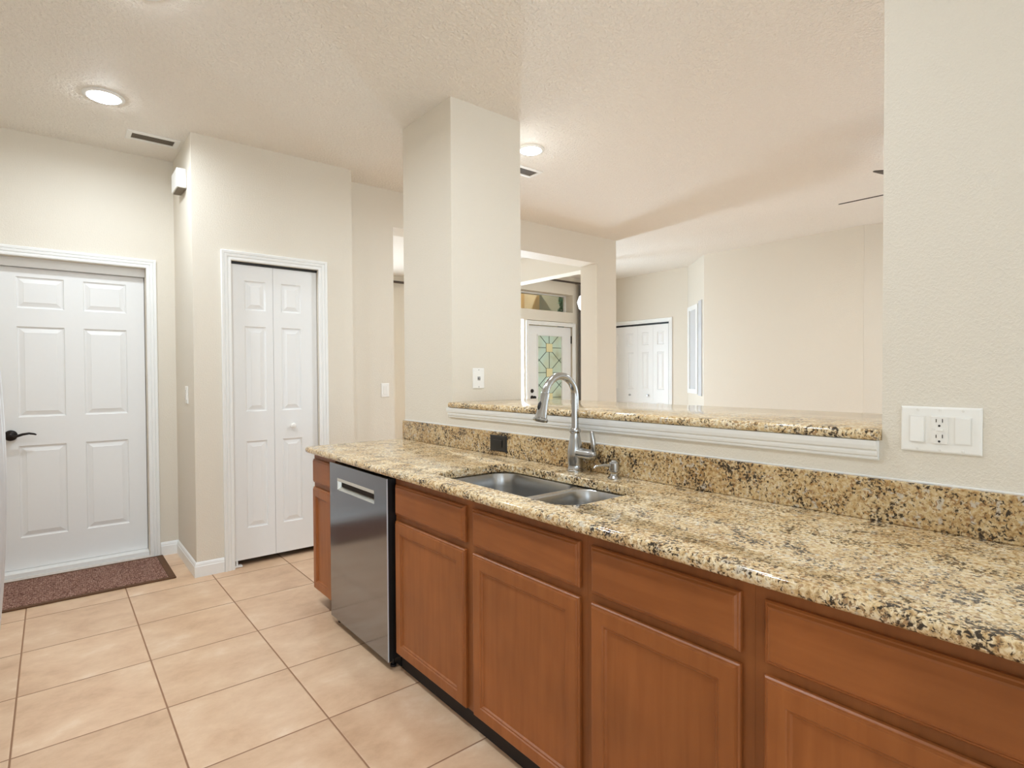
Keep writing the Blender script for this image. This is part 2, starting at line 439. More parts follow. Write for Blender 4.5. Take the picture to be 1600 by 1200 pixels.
# pantry block
PD0, PD1, PDH = 0.917, 1.492, 2.032
wall('wall_pantry', [(0.694, PD0, W1, W1+0.11, 0, CEIL), (PD1, 1.75, W1, W1+0.11, 0, CEIL), (PD0, PD1, W1, W1+0.11, PDH, CEIL),
                     (0.694, 0.80, W1+0.11, LW, 0, CEIL), (1.64, 1.75, W1+0.11, 4.9, 0, CEIL), (0.80, 1.64, 4.79, 4.9, 0, CEIL)],
     'beige boxed-out pantry wall holding the white bifold door')
# hall wall with the wide cased opening to the front room, header and end pier
wall('wall_hall', [(1.751, 2.213, H2, H2+0.25, 0, CEIL), (2.213, 4.72, H2, H2+0.25, 2.505, CEIL), (4.72, 5.045, H2, H2+0.25, 0, CEIL)],
     'beige hall wall with a wide opening seen past the pillar')
wall('wall_header', [(4.86, 5.045, H2+0.251, 6.3, 2.505, CEIL)], 'beige dropped header across the entry foyer')
# pillar, low wall under the bar, wall at right
wall('wall_pillar', [(KW, 2.216, 2.61, 3.15, 0, CEIL)], 'beige square pillar at the left end of the bar')
wall('wall_knee', [(KW, KW+0.13, 0.53, 2.61, 0, 1.094)], 'beige low wall below the raised bar')
wall('wall_right', [(KW, KW+0.13, -1.2, 0.53, 0, CEIL)], 'beige wall at right holding the three-gang plate')
# far rooms
wall('wall_far', [(7.06, 7.3, 4.62, 6.3, 0, CEIL)], 'pale beige wall around the far white closet doors')
wall('wall_niche', [], 'pale angled wall with the narrow window', [[(7.06, 4.62), (6.53, 4.035), (6.68, 3.9), (7.3, 4.55), (7.3, 4.62)]])
wall('wall_living', [(6.53, 6.68, 2.19, 4.034, 0, CEIL)], 'large blank beige living room wall beyond the bar',
     [[(6.53, 2.189), (6.68, 2.189), (7.3, 1.25), (7.15, 1.25)]])
wall('wall_side', [(7.15, 7.3, YB, 1.249, 0, CEIL)], 'beige living room side wall')
DY = 6.3   # front door wall
wall('wall_front', [(5.046, 5.10, DY, DY+0.2, 0, CEIL), (5.10, 6.434, DY, DY+0.2, 2.53, CEIL), (5.10, 6.434, DY, DY+0.2, 2.09, 2.25),
                    (5.40, 5.47, DY, DY+0.2, 0, 2.09), (6.434, 7.3, DY, DY+0.2, 0, CEIL)], 'off-white entry wall around the front door')
wall('wall_formal', [(1.9, 5.046, 7.85, 8.0, 0, CEIL), (1.75, 1.9, 4.5, 8.0, 0, CEIL), (5.046, 5.2, DY+0.2, 8.0, 0, CEIL)], 'pale front room walls beyond the hall opening')
# behind and beside the camera
wall('wall_kitchen', [(XL-0.15, XL, YB, LW, 0, CEIL)], 'beige kitchen wall behind the fridge')
wall('wall_back', [(XL-0.15, 7.3, YB-0.15, YB, 0, CEIL)], 'beige wall behind the camera')
def slider(n, x0, x1):
    b = MB(); y = YB
    for q in ((x0-0.06, x0, 0.03, 2.28), (x1, x1+0.06, 0.03, 2.28), (x0-0.06, x1+0.06, 2.22, 2.28), (x0-0.06, x1+0.06, 0.03, 0.08), ((x0+x1)/2-0.03, (x0+x1)/2+0.03, 0.08, 2.22)):
        b.box(q[0], q[1], y+0.002, y+0.07, q[2], q[3], 0.004)
    o = struct(b.build('window_%d' % n, M['white']), 'added white framed sliding glass door, unseen behind the camera', 'window')
    g_ = MB(); g_.box(x0, x1, y+0.02, y+0.03, 0.08, 2.22); g_.build('pane', M['slider_pane'], o)  # pane glows as added fill light
slider(1, -0.9, 0.8); slider(2, 2.4, 5.6)

# casings: mitred profile swept round an opening
def casing(name, P, u0, u1, v1, width, label, v0=0.0):
    prof = [(0.0, 0.0), (0.0, 0.009), (0.006, 0.012), (width*0.30, 0.012), (width*0.34, 0.009), (width*0.40, 0.014), (width*0.62, 0.016),
            (width*0.67, 0.012), (width*0.72, 0.017), (width*0.94, 0.019), (width, 0.015), (width, 0.0)]
    b = MB(); loops = []
    for wd, dp in prof:
        loops.append([P(u0-wd, v0, dp), P(u0-wd, v1+wd, dp), P(u1+wd, v1+wd, dp), P(u1+wd, v0, dp)])
    R = b.loft(loops, False)
    for k in (0, 3): b.f([r[k] for r in R])
    return struct(b.build(name, M['white']), label, 'trim')
casing('trim_1', YF(LW-0.0005), GD0, GD1, GDH, 0.060, 'white moulded casing round the six-panel door')
casing('trim_2', YF(W1-0.0005), PD0, PD1, PDH, 0.062, 'white moulded casing round the bifold pantry door')

# baseboards
def baseboard(name, path, label):
    prof = [(0.0, 0.0), (0.013, 0.0), (0.013, 0.066), (0.010, 0.072), (0.010, 0.078), (0.006, 0.088), (0.0, 0.094)]
    b = MB(); loops = []
    n = len(path)
    for d, h in prof:
        lp = []
        for i, p in enumerate(path):
            p = Vector(p)
            nm = []
            if i > 0: t = (Vector(path[i])-Vector(path[i-1])).normalized(); nm.append(Vector((t.y, -t.x)))
            if i < n-1: t = (Vector(path[i+1])-Vector(path[i])).normalized(); nm.append(Vector((t.y, -t.x)))
            k = nm[0] if len(nm) == 1 else (nm[0]+nm[1])/(1+nm[0].dot(nm[1]))
            q = p + k*d; lp.append((q.x, q.y, h))
        loops.append(lp)
    R = b.loft(loops, False)
    b.f([r[0] for r in R]); b.f([r[-1] for r in R])
    return struct(b.build(name, M['white']), label, 'baseboard')
baseboard('baseboard_left', [(GD1+0.062, LW-0.001), (0.693, LW-0.001), (0.693, W1-0.001), (PD0-0.064, W1-0.001)], 'white baseboard stepping round the pantry corner')
baseboard('baseboard_right', [(PD1+0.064, W1-0.001), (1.751, W1-0.001)], 'white baseboard right of the bifold door')

SIX = [(0.0, 0.0), (0.005, -0.007), (0.012, -0.009), (0.016, -0.008), (0.036, -0.002), (0.038, -0.0005)]
# garage door leaf
d1 = struct(thing('door_1', 'white six-panel door with a black lever handle', 'door', (0.12, LW+0.10, 0.012)))
py = LW+0.095
ps = []
for a, c in ((-0.168, 0.072), (0.172, 0.412)):
    for z0, z1 in ((1.715, 1.915), (1.018, 1.598), (0.245, 0.835)): ps.append((a, c, z0, z1))
b = MB(); b.relief(YF(py), GD0+0.004, GD1-0.004, 0.045, 1.972, ps, SIX, 0.04); b.build('leaf', M['doorwhite'], d1)
b = MB()
b.box(GD0+0.001, GD1-0.001, LW+0.055, LW+0.149, 1.975, GDH-0.001); b.build('head_stop', M['doorwhite'], d1)
b = MB()
b.box(GD0-0.0, GD1, LW+0.01, LW+0.149, 0.001, 0.016); b.box(GD0+0.002, GD1-0.002, LW+0.02, LW+0.13, 0.016, 0.043, 0.004); b.build('threshold', M['white'], d1)
hx, hz = -0.205, 0.905
b = MB(); b.lathe([(0.034, 0.0), (0.034, -0.006), (0.030, -0.012), (0.016, -0.016), (0.013, -0.04), (0.017, -0.045), (0.017, -0.058), (0.010, -0.062)], (hx, py-0.0005, hz), 'y')
hd = b.build('door_handle', M['bronze'], d1, True)
b = MB(); b.tube([(hx, py-0.052, hz), (hx+0.03, py-0.054, hz-0.002), (hx+0.06, py-0.056, hz+0.008), (hx+0.09, py-0.056, hz+0.012), (hx+0.115, py-0.054, hz+0.006), (hx+0.125, py-0.052, hz+0.001)],
                 [0.011, 0.009, 0.008, 0.007, 0.006, 0.004], 10); b.build('lever', M['bronze'], hd, True)
# bifold pantry door
d2_ = struct(thing('door_2', 'narrow white bifold pantry door with a small white knob', 'door', (1.2, W1+0.03, 0.03)))
mid = 1.187
def bifold(P, u0, u1, name, par, z0, z1, pw=0.135, panels=((1.715, 1.912), (1.035, 1.607), (0.25, 0.835)), off=0.0):
    c = (u0+u1)/2+off
    b = MB(); b.relief(P, u0, u1, z0, z1, [(c-pw/2, c+pw/2, a, d) for a, d in panels], SIX, 0.03)
    return b.build(name, M['doorwhite'], par)
bifold(YF(W1+0.03), PD0+0.004, mid-0.001, 'leaf', d2_, 0.042, 2.016, off=0.018)
lf = bifold(YF(W1+0.03), mid+0.001, PD1-0.004, 'leaf', d2_, 0.042, 2.016, off=-0.03)
b = MB(); b.lathe([(0.010, 0), (0.009, -0.012), (0.016, -0.018), (0.019, -0.026), (0.017, -0.034), (0.008, -0.039)], (1.307, W1+0.0295, 0.925), 'y'); b.build('knob', M['plastic'], lf, True)
b = MB(); b.box(PD0+0.004, PD0+0.05, W1+0.012, W1+0.05, 0.001, 0.012, 0.002); b.box(PD0+0.012, PD0+0.024, W1+0.02, W1+0.04, 0.012, 0.041, 0.002); b.build('pivot_bracket', M['white'], d2_)
b = MB(); b.box(PD0+0.001, PD1-0.001, W1+0.02, W1+0.06, 2.018, 2.030); b.build('track', M['black'], d2_)
# far closet doors, beyond the bar
casing('trim_3', lambda u, v, d: (7.0595-d, u, v), 4.935, 6.10, 2.045, 0.06, 'white casing round the far closet doors')
d3 = struct(thing('door_3', 'far white four-leaf bifold closet doors', 'door', (7.04, 5.5, 0.02)))
b = MB(); b.box(7.047, 7.059, 4.936, 6.099, 2.018, 2.044); b.build('track', M['black'], d3)
lv = [4.94, 5.215, 5.50, 5.785, 6.095]
for k in range(4):
    o = bifold(lambda u, v, d: (7.05-d, u, v), lv[k]+0.001, lv[k+1]-0.001, 'leaf', d3, 0.03, 2.016, 0.12)
    if k in (1, 2):
        ky = lv[k]+0.085 if k == 1 else lv[k]+0.145
        b = MB(); b.lathe([(0.012, 0), (0.010, -0.014), (0.017, -0.022), (0.012, -0.034)], (7.0495, ky, 0.945), 'x', 16); b.build('knob', M['steel'], o, True)

# narrow window in the angled wall
nA, nB = Vector((7.06, 4.62, 0)), Vector((6.53, 4.035, 0))
tn = (nB-nA).normalized(); ln = (nB-nA).length; nn = Vector((-tn.y, tn.x, 0))
if nn.dot(Vector((-1, 0.2, 0))) < 0: nn = -nn
def NW(u, v, d): p = nA+tn*u+nn*d; return (p.x, p.y, v)
b = MB()
def nbox(b, u0, u1, v0, v1, d0, d1_):
    b.loft([[NW(u0, v0, d0), NW(u1, v0, d0), NW(u1, v1, d0), NW(u0, v1, d0)], [NW(u0, v0, d1_), NW(u1, v0, d1_), NW(u1, v1, d1_), NW(u0, v1, d1_)]], True, True, True)
z0, z1 = 1.0, 2.21
for q in ((0.05, 0.14, z0, z1), (0.46, 0.55, z0, z1), (0.14, 0.46, z0, z0+0.06), (0.14, 0.46, z1-0.06, z1)): nbox(b, *q, 0.001, 0.02)
w3 = struct(b.build('window_3', M['white']), 'narrow white-framed window on the angled wall by the far closet', 'window')
b = MB(); nbox(b, 0.14, 0.46, z0+0.06, z1-0.06, 0.001, 0.007); b.build('pane', M['paneglass'], w3)
b = MB(); nbox(b, 0.555, 0.71, z0-0.02, z1+0.03, 0.001, 0.012); b.build('shutter', M['paneglass'], w3)

# front door, sidelight and transom
d4 = struct(thing('door_4', 'off-white front door with a leaded green glass panel', 'door', (5.96, DY+0.05, 0.01)))
fy = DY+0.03
b = MB()
for q in ((5.502, 5.70, 0.02, 2.012), (6.216, 6.414, 0.02, 2.012), (5.70, 6.216, 1.868, 2.012), (5.70, 6.216, 0.02, 0.28)): b.box(q[0], q[1], fy, fy+0.045, q[2], q[3])
for q in ((5.69, 5.705, 0.27, 1.878), (6.211, 6.226, 0.27, 1.878), (5.69, 6.226, 1.863, 1.878), (5.69, 6.226, 0.27, 0.285)): b.box(q[0], q[1], fy-0.012, fy+0.001, q[2], q[3], 0.003)
lf4 = b.build('leaf', M['doorwhite'], d4)
b = MB(); b.box(5.70, 6.216, fy+0.018, fy+0.028, 0.28, 1.868); gl = b.build('glass_panel', M['leaded'], lf4)
cx = 5.958; b = MB(); am = MB()
def came(u0, v0, u1, v1): b.tube([(u0, fy+0.015, v0), (u1, fy+0.015, v1)], 0.0045, 6)
u0, u1 = 5.703, 6.213; sq = 0.064
rows = [1.684, 1.300, 0.916, 0.532]
for k, zc in enumerate(rows):
    am.box(cx-sq, cx+sq, fy+0.010, fy+0.017, zc-sq, zc+sq)
    for s_ in (-1, 1):
        came(cx+s_*sq, zc-sq, cx+s_*sq, zc+sq); came(cx-sq, zc+s_*sq, cx+sq, zc+s_*sq)
        came(cx+s_*sq, zc, u0 if s_ < 0 else u1, zc)
        for t_ in (-1, 1):
            ex = cx+s_*(0.19 if (k == 0 and t_ > 0) else 0.255); ez = zc+t_*0.232
            ez = min(max(ez, 0.285), 1.864)
            came(cx+s_*sq, zc+t_*sq, ex, ez)
    came(cx, zc+sq, cx, (rows[k-1]-sq) if k else 1.864)
came(cx, rows[3]-sq, cx, 0.285)
b.build('lead_came', M['came'], lf4); am.build('amber_square', M['amber'], lf4)
b = MB(); b.lathe([(0.03, 0), (0.03, -0.008), (0.02, -0.02), (0.012, -0.022)], (5.585, fy-0.0005, 1.025), 'y', 18); b.build('deadbolt', M['bronze'], lf4, True)
b = MB(); b.lathe([(0.032, 0), (0.03, -0.008), (0.012, -0.02), (0.014, -0.04), (0.028, -0.05), (0.026, -0.07), (0.01, -0.076)], (5.585, fy-0.0005, 0.925), 'y', 18); b.build('door_knob', M['bronze'], lf4, True)
b = MB()
b.box(6.412, 6.430, fy-0.008, fy+0.006, 1.76, 1.88)
b.build('hinge', M['bronze'], d4)
casing('trim_4', YF(DY-0.0005), 5.495, 6.42, 2.02, 0.06, 'white casing round the front door')
b = MB()
for q in ((5.10, 5.13, 0.02, 2.09), (5.385, 5.40, 0.02, 2.09), (5.13, 5.385, 2.05, 2.09), (5.13, 5.385, 0.02, 0.1)): b.box(q[0], q[1], DY+0.06, DY+0.11, q[2], q[3])
w4 = struct(b.build('window_4', M['white']), 'tall bright sidelight left of the front door', 'window')
b = MB(); b.box(5.13, 5.385, DY+0.08, DY+0.09, 0.1, 2.05); b.build('pane', M['sidelite'], w4)
b = MB(); ty = DY+0.155
for q in ((5.10, 5.13, 2.25, 2.53), (6.404, 6.434, 2.25, 2.53), (5.13, 6.404, 2.515, 2.53), (5.13, 6.404, 2.25, 2.265)): b.box(q[0], q[1], ty, ty+0.035, q[2], q[3])
w5 = struct(b.build('window_5', M['white']), 'wide transom window above the front door', 'window')
b = MB(); b.box(5.13, 6.404, ty+0.012, ty+0.018, 2.265, 2.515); b.build('pane', M['clear'], w5)

# front room window far left beyond the hall opening (its daylight falls through the opening)
b = MB()
for q in ((2.2, 2.26, 0.6, 2.3), (3.54, 3.6, 0.6, 2.3), (2.26, 3.54, 2.24, 2.3), (2.26, 3.54, 0.6, 0.66), (2.87, 2.93, 0.66, 2.24)): b.box(q[0], q[1], 7.80, 7.849, q[2], q[3])
w6 = struct(b.build('window_6', M['white']), 'front room window hidden beyond the hall opening', 'window')
b = MB(); b.box(2.26, 3.54, 7.825, 7.835, 0.66, 2.24); b.build('pane', M['sidelite'], w6)

# ------------------------------------------------------------------ base cabinets
DX = 1.12                  # face of doors and drawer fronts
FX = 1.139                 # face frame
CT, CU = 0.878, 0.846      # counter top, underside
DOOR = [(0.0, 0.0), (0.0, 0.0), (0.003, 0.0), (0.007, 0.0)]
def cab_door(y0, y1, z0, z1, par):
    P = XF(DX+0.019)        # d measured outward from the face frame
    def ring(i, d): return [P(y0+i, z0+i, d), P(y1-i, z0+i, d), P(y1-i, z1-i, d), P(y0+i, z1-i, d)]
    b = MB()
    b.loft([ring(0, 0.0005), ring(0, 0.010), ring(0.003, 0.0135), ring(0.0065, 0.0135), ring(0.009, 0.0185), ring(0.0115, 0.019),
            ring(0.046, 0.019), ring(0.0485, 0.0155), ring(0.0535, 0.0155), ring(0.057, 0.0105), ring(0.0595, 0.010)], True, True, True)
    return b.build('door', M['wood'], par)
def cab_drawer(y0, y1, z0, z1, par, name='drawer'):
    P = XF(DX+0.019)
    def ring(i, d): return [P(y0+i, z0+i, d), P(y1-i, z0+i, d), P(y1-i, z1-i, d), P(y0+i, z1-i, d)]
    b = MB()
    b.loft([ring(0, 0.0005), ring(0, 0.009), ring(0.003, 0.0125), ring(0.006, 0.013), ring(0.010, 0.0175), ring(0.014, 0.019)], True, True, True)
    return b.build(name, M['woodh'], par)
def cabinet(name, label, y0, y1, fronts, frames, group='stained wood base cabinets under the counter', kick=0.022):
    t = thing(name, label, 'cabinet', (1.40, (y0+y1)/2, 0.0), group)
    # open box: sides, bottom, back, and a face frame with openings
    b = MB(); xb = KW-0.004
    b.box(FX+0.019, xb, y0, y0+0.015, 0.085, CU-0.001)
    b.box(FX+0.019, xb, y1-0.015, y1, 0.085, CU-0.001)
    b.box(FX+0.019, xb, y0+0.015, y1-0.015, 0.085, 0.10)
    b.box(xb-0.008, xb, y0+0.015, y1-0.015, 0.10, CU-0.001)
    b.build('carcass', M['frame'], t)
    b = MB()
    ys = [y0]+[v for f in frames for v in f]+[y1]
    for k in range(0, len(ys), 2): b.box(FX, FX+0.019, ys[k], ys[k+1], 0.078, CU-0.001)
    for a, c in frames:
        for z0, z1 in ((0.078, 0.10), (0.652, 0.686), (0.798, CU-0.001)): b.box(FX, FX+0.019, a, c, z0, z1)
    b.build('face_frame', M['frame'], t)
    for kind, a, c in fronts:
        cab_door(a, c, 0.082, 0.652, t)
        cab_drawer(a, c, 0.678, 0.809, t, kind)
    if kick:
        b = MB(); b.box(FX+kick, FX+kick+0.015, y0, y1, 0.001, 0.084); b.build('toe_kick_shade', M['kick'], t)  # set forward so its dark face imitates the floor shadow
    return t
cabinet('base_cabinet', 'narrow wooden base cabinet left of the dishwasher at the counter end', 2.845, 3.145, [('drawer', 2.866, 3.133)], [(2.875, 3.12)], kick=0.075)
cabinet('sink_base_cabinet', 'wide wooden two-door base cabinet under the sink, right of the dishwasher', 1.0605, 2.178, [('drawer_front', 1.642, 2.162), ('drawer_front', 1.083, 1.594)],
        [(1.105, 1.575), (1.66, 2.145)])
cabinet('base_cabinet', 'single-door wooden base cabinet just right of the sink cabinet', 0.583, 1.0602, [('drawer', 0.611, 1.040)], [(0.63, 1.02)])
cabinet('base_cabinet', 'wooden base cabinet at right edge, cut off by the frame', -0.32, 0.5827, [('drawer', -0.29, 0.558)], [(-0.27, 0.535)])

# dishwasher
dwx = 1.10; dy0, dy1 = 2.189, 2.822
t = thing('dishwasher', 'dark stainless dishwasher with a recessed pocket handle', 'dishwasher', (1.40, 2.505, 0.0))
b = MB(); P = XF(dwx)
hole = (2.310, 2.722, 0.703, 0.762)
us = [dy0, hole[0], hole[1], dy1]; vz = [0.040, hole[2], hole[3], 0.831]
for i in range(3):
    for j in range(3):
        if i == 1 and j == 1: continue
        b.f([b.v(P(*q, 0)) for q in ((us[i], vz[j]), (us[i+1], vz[j]), (us[i+1], vz[j+1]), (us[i], vz[j+1]))])
e = 0.004
b.loft([[P(dy0, 0.04, 0), P(dy1, 0.04, 0), P(dy1, 0.831, 0), P(dy0, 0.831, 0)], [P(dy0-e*0, 0.04, -0.02), P(dy1, 0.04, -0.02), P(dy1, 0.831, -0.02), P(dy0, 0.831, -0.02)]], True)
dp = b.build('door_panel', M['dw'], t)
h0, h1, g0, g1 = hole
b = MB()      # cavity, its shade put into a near-black colour: back, ceiling and right cheek
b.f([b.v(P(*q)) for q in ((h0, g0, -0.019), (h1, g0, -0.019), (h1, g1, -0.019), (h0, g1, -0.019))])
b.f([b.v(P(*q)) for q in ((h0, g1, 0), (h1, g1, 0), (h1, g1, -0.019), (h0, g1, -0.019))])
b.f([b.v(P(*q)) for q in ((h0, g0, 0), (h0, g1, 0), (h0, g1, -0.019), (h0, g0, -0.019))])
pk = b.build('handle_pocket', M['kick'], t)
b = MB()      # reflections painted pale on the top lip, sloping floor, far cheek
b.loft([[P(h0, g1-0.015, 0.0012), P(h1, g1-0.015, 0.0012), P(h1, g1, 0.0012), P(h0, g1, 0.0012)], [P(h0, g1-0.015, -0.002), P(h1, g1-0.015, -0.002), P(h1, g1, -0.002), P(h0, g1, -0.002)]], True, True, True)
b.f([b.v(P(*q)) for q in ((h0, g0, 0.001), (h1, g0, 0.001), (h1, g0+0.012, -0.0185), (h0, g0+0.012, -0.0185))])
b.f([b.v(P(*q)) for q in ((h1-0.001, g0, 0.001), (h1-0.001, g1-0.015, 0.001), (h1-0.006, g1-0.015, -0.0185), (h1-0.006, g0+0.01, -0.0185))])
b.build('lining_glint', M['dwlip'], pk)
b = MB(); b.box(dwx-0.001, dwx+0.0035, dy0-0.004, dy0-0.0005, 0.040, 0.831); b.build('edge_highlight', M['dwedge'], t)  # bevelled door edge, its reflected highlight painted bright
b = MB(); b.box(dwx+0.0036, dwx+0.0203, dy0-0.003, dy0-0.0005, 0.040, 0.831); b.build('door_side', M['black'], t)
b = MB(); b.box(dwx+0.0205, KW-0.02, dy0-0.003, dy1, 0.05, 0.828); b.build('tub', M['black'], t)
b = MB(); b.box(dwx+0.062, dwx+0.08, dy0, dy1, 0.001, 0.049); b.build('kick_plate', M['black'], t)  # also set forward, covering floor where shade falls
for yy in (dy0+0.03, dy1-0.03):
    b = MB(); b.lathe([(0.014, 0.001), (0.014, 0.01), (0.006, 0.012), (0.006, 0.049)], (dwx+0.04, yy, 0), 'z', 14); b.build('foot', M['black'], t)

# ------------------------------------------------------------------ countertop, backsplash, bar top
SH = (1.178, 1.566, 1.178, 1.958)
hole_loop = rrect(*SH, [0.085, 0.085, 0.085, 0.085], 10)
def slab(name, x0, x1, y0, y1, zt, th, rad, bull, hole=None, mt=None):
    """stone slab with a rounded edge; bull = which sides (x0, x1, y0, y1) are rounded"""
    b = MB(); r = th/2; loops = []
    def lp(ins, z):
        a = [ins if k else 0 for k in bull]
        cc = [max(q-ins, 0.001) for q in rad]
        return [(x, y, z) for x, y in rrect(x0+a[0], x1-a[1], y0+a[2], y1-a[3], cc, 8)]
    for k in range(9):
        a = -math.pi/2+math.pi*k/8
        loops.append(lp(r*0.8*(1-math.cos(a)), zt-r+r*math.sin(a)))
    b.loft(loops, True)
    top = [(p[0], p[1]) for p in loops[-1]]; bot = [(p[0], p[1]) for p in loops[0]]
    if hole:
        c_ = lambda ins: [(x, y) for x, y in rrect(hole[0]+ins, hole[1]-ins, hole[2]+ins, hole[3]-ins, 0.085, 10)]
        hs = [[(x, y, z) for x, y in c_(i)] for i, z in ((0, zt), (0.001, zt-0.001), (0.0025, zt-0.0035), (0.003, zt-0.007), (0.003, zt-th))]
        b.plate(top, [[(p[0], p[1]) for p in hs[0]]], zt); b.plate(bot, [[(p[0], p[1]) for p in hs[-1]]], zt-th)
        b.loft(hs, True)
    else:
        b.plate(top, [], zt); b.plate(bot, [], zt-th)
    return b.build(name, mt or M['granite'], None, True, 40)
tag(slab('countertop', 1.0845, KW-0.001, -0.6, 3.165, CT, CT-CU, [0.002, 0.035, 0.002, 0.002], (1, 0, 0, 1), SH),
    'long polished speckled granite countertop with a sink cutout', 'countertop')
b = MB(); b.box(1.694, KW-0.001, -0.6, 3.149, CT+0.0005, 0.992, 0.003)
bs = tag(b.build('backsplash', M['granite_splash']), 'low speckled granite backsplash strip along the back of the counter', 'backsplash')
b = MB(); b.box(1.7085, KW-0.0005, -0.6, 3.149, 0.9915, 0.9965, 0.001); b.build('caulk_line', M['white'], bs)
tag(slab('bar_top', 1.683, 2.36, 0.531, 2.609, 1.124, 0.030, [0.002]*4, (1, 1, 0, 0)), 'raised granite bar top on the low wall', 'bar top')
# white moulding under the bar top
b = MB(); y0, y1 = 0.536, 2.632
prof = [(0.0, 1.040), (0.008, 1.040), (0.011, 1.044), (0.011, 1.050), (0.016, 1.053), (0.018, 1.060), (0.018, 1.066), (0.023, 1.070), (0.026, 1.080), (0.028, 1.0935), (0.0, 1.0935)]
b.loft([[(KW-0.0005-d, y, z) for y in (y0, y1)] for d, z in prof], False)
for y in (y0, y1): b.f([b.v((KW-0.0005-d, y, z)) for d, z in prof])
struct(b.build('trim_5', M['white']), 'white stepped moulding under the raised bar top', 'trim')

# ------------------------------------------------------------------ sink
rz = CU-0.001
t = thing('kitchen_sink', 'double-bowl stainless undermount sink set in the granite', 'sink', (1.372, 1.568, rz-0.20))
bowls = [(1.172, 1.575, 1.503, 1.968), (1.172, 1.575, 1.168, 1.468)]
def bl(q, ins, z, r=0.085): return [(x, y, z) for x, y in rrect(q[0]+ins, q[1]-ins, q[2]+ins, q[3]-ins, max(r-ins*0.3, 0.02), 10)]
b = MB()
outer = rrect(1.15, 1.597, 1.145, 1.99, 0.09, 10)
zs = rz-0.004
b.plate(outer, [[(p[0], p[1]) for p in bl(q, -0.006, zs)] for q in bowls], zs)
b.loft([[(x, y, zs) for x, y in outer], [(x, y, zs-0.0015) for x, y in outer]], True)
b.build('rim', M['steel'], t, True)
for q in bowls:
    b = MB(); D = 0.19
    b.loft([bl(q, -0.006, zs), bl(q, -0.002, zs-0.002), bl(q, 0.0, zs-0.007), bl(q, 0.004, zs-0.06), bl(q, 0.012, zs-D+0.035), bl(q, 0.018, zs-D+0.015), bl(q, 0.032, zs-D+0.003), bl(q, 0.05, zs-D)], True, False, True)
    o = b.build('bowl', M['steel'], t, True, 60)
    b = MB(); b.lathe([(0.045, 0.0), (0.045, 0.002), (0.038, 0.003), (0.03, -0.004), (0.0, -0.005)], ((q[0]+q[1])/2+0.05, (q[2]+q[3])/2, zs-D+0.0005), 'z'); b.build('drain', M['nickel'], o, True)

# ------------------------------------------------------------------ faucet
fx_, fyy = 1.648, 1.603
t = thing('faucet', 'brushed nickel gooseneck pull-down faucet behind the sink', 'faucet', (fx_, fyy, CT))
b = MB(); b.lathe([(0.0335, 0.0006), (0.0335, 0.006), (0.031, 0.009), (0.032, 0.013), (0.0295, 0.017), (0.030, 0.03), (0.0325, 0.06), (0.0325, 0.085), (0.029, 0.107), (0.0235, 0.13), (0.0195, 0.15), (0.0195, 0.157), (0.0235, 0.162), (0.0245, 0.166), (0.0235, 0.171), (0.019, 0.175), (0.017, 0.178), (0.0148, 0.178)],
                  (fx_, fyy, CT), 'z', 32); b.build('body', M['nickel'], t, True)
R_ = 0.083; zc = 1.183; pts = [(fx_, fyy, CT+0.17)]
pts += [(fx_, fyy, CT+0.17+(zc-CT-0.17)*k/6) for k in range(1, 7)]
for k in range(1, 25):
    a = math.pi*0.93*k/24; pts.append((fx_-R_+R_*math.cos(a), fyy, zc+R_*math.sin(a)*1.02))
ex, ez = pts[-1][0], pts[-1][2]
b = MB(); b.tube(pts, 0.0150, 18); b.build('spout', M['nickel'], t, True, 60)
dv = Vector((-0.26, 0, -1)).normalized()
b = MB(); st = Vector((ex, fyy, ez)); L_ = 0.118
prf = [(0.0, 0.0150), (0.002, 0.0172), (0.012, 0.0180), (0.035, 0.0178), (0.06, 0.0198), (0.085, 0.0222), (0.098, 0.0245), (0.102, 0.029), (0.108, 0.030), (0.112, 0.027), (0.1125, 0.019)]
b.tube([st+dv*h for h, r in prf], [r for h, r in prf], 22)
sp_ = b.build('spray_head', M['nickel'], t, True)
b = MB(); nb = Vector((-dv.z, 0, dv.x)); nb = nb if nb.x < 0 else -nb
c0 = st+dv*0.036; c1 = st+dv*0.072
b.tube([c0+nb*0.013, c0.lerp(c1, 0.3)+nb*0.0178, c0.lerp(c1, 0.7)+nb*0.0188, c1+nb*0.016], [0.004, 0.0075, 0.0075, 0.004], 12); b.build('spray_button', M['black'], sp_, True)
b = MB(); b.tube([st+dv*0.112, st+dv*0.1135], [0.019, 0.018], 20); b.build('spray_face', M['black'], sp_, True)
hz = CT+0.078
b = MB(); b.tube([(fx_, fyy-0.015, hz), (fx_-0.002, fyy-0.045, hz-0.001), (fx_-0.002, fyy-0.052, hz-0.001), (fx_-0.002, fyy-0.085, hz-0.001), (fx_-0.002, fyy-0.10, hz), (fx_-0.002, fyy-0.112, hz), (fx_-0.002, fyy-0.116, hz)],
                 [0.024, 0.0225, 0.0215, 0.0215, 0.018, 0.013, 0.005], 20); hb = b.build('handle_hub', M['nickel'], t, True)
b = MB(); b.tube([(fx_-0.002, fyy-0.103, hz+0.008), (fx_-0.004, fyy-0.104, hz+0.03), (fx_-0.006, fyy-0.102, hz+0.06), (fx_-0.008, fyy-0.098, hz+0.088), (fx_-0.008, fyy-0.097, hz+0.093)], [0.0085, 0.0100, 0.0105, 0.0080, 0.0035], 14)
b.build('lever', M['nickel'], hb, True)

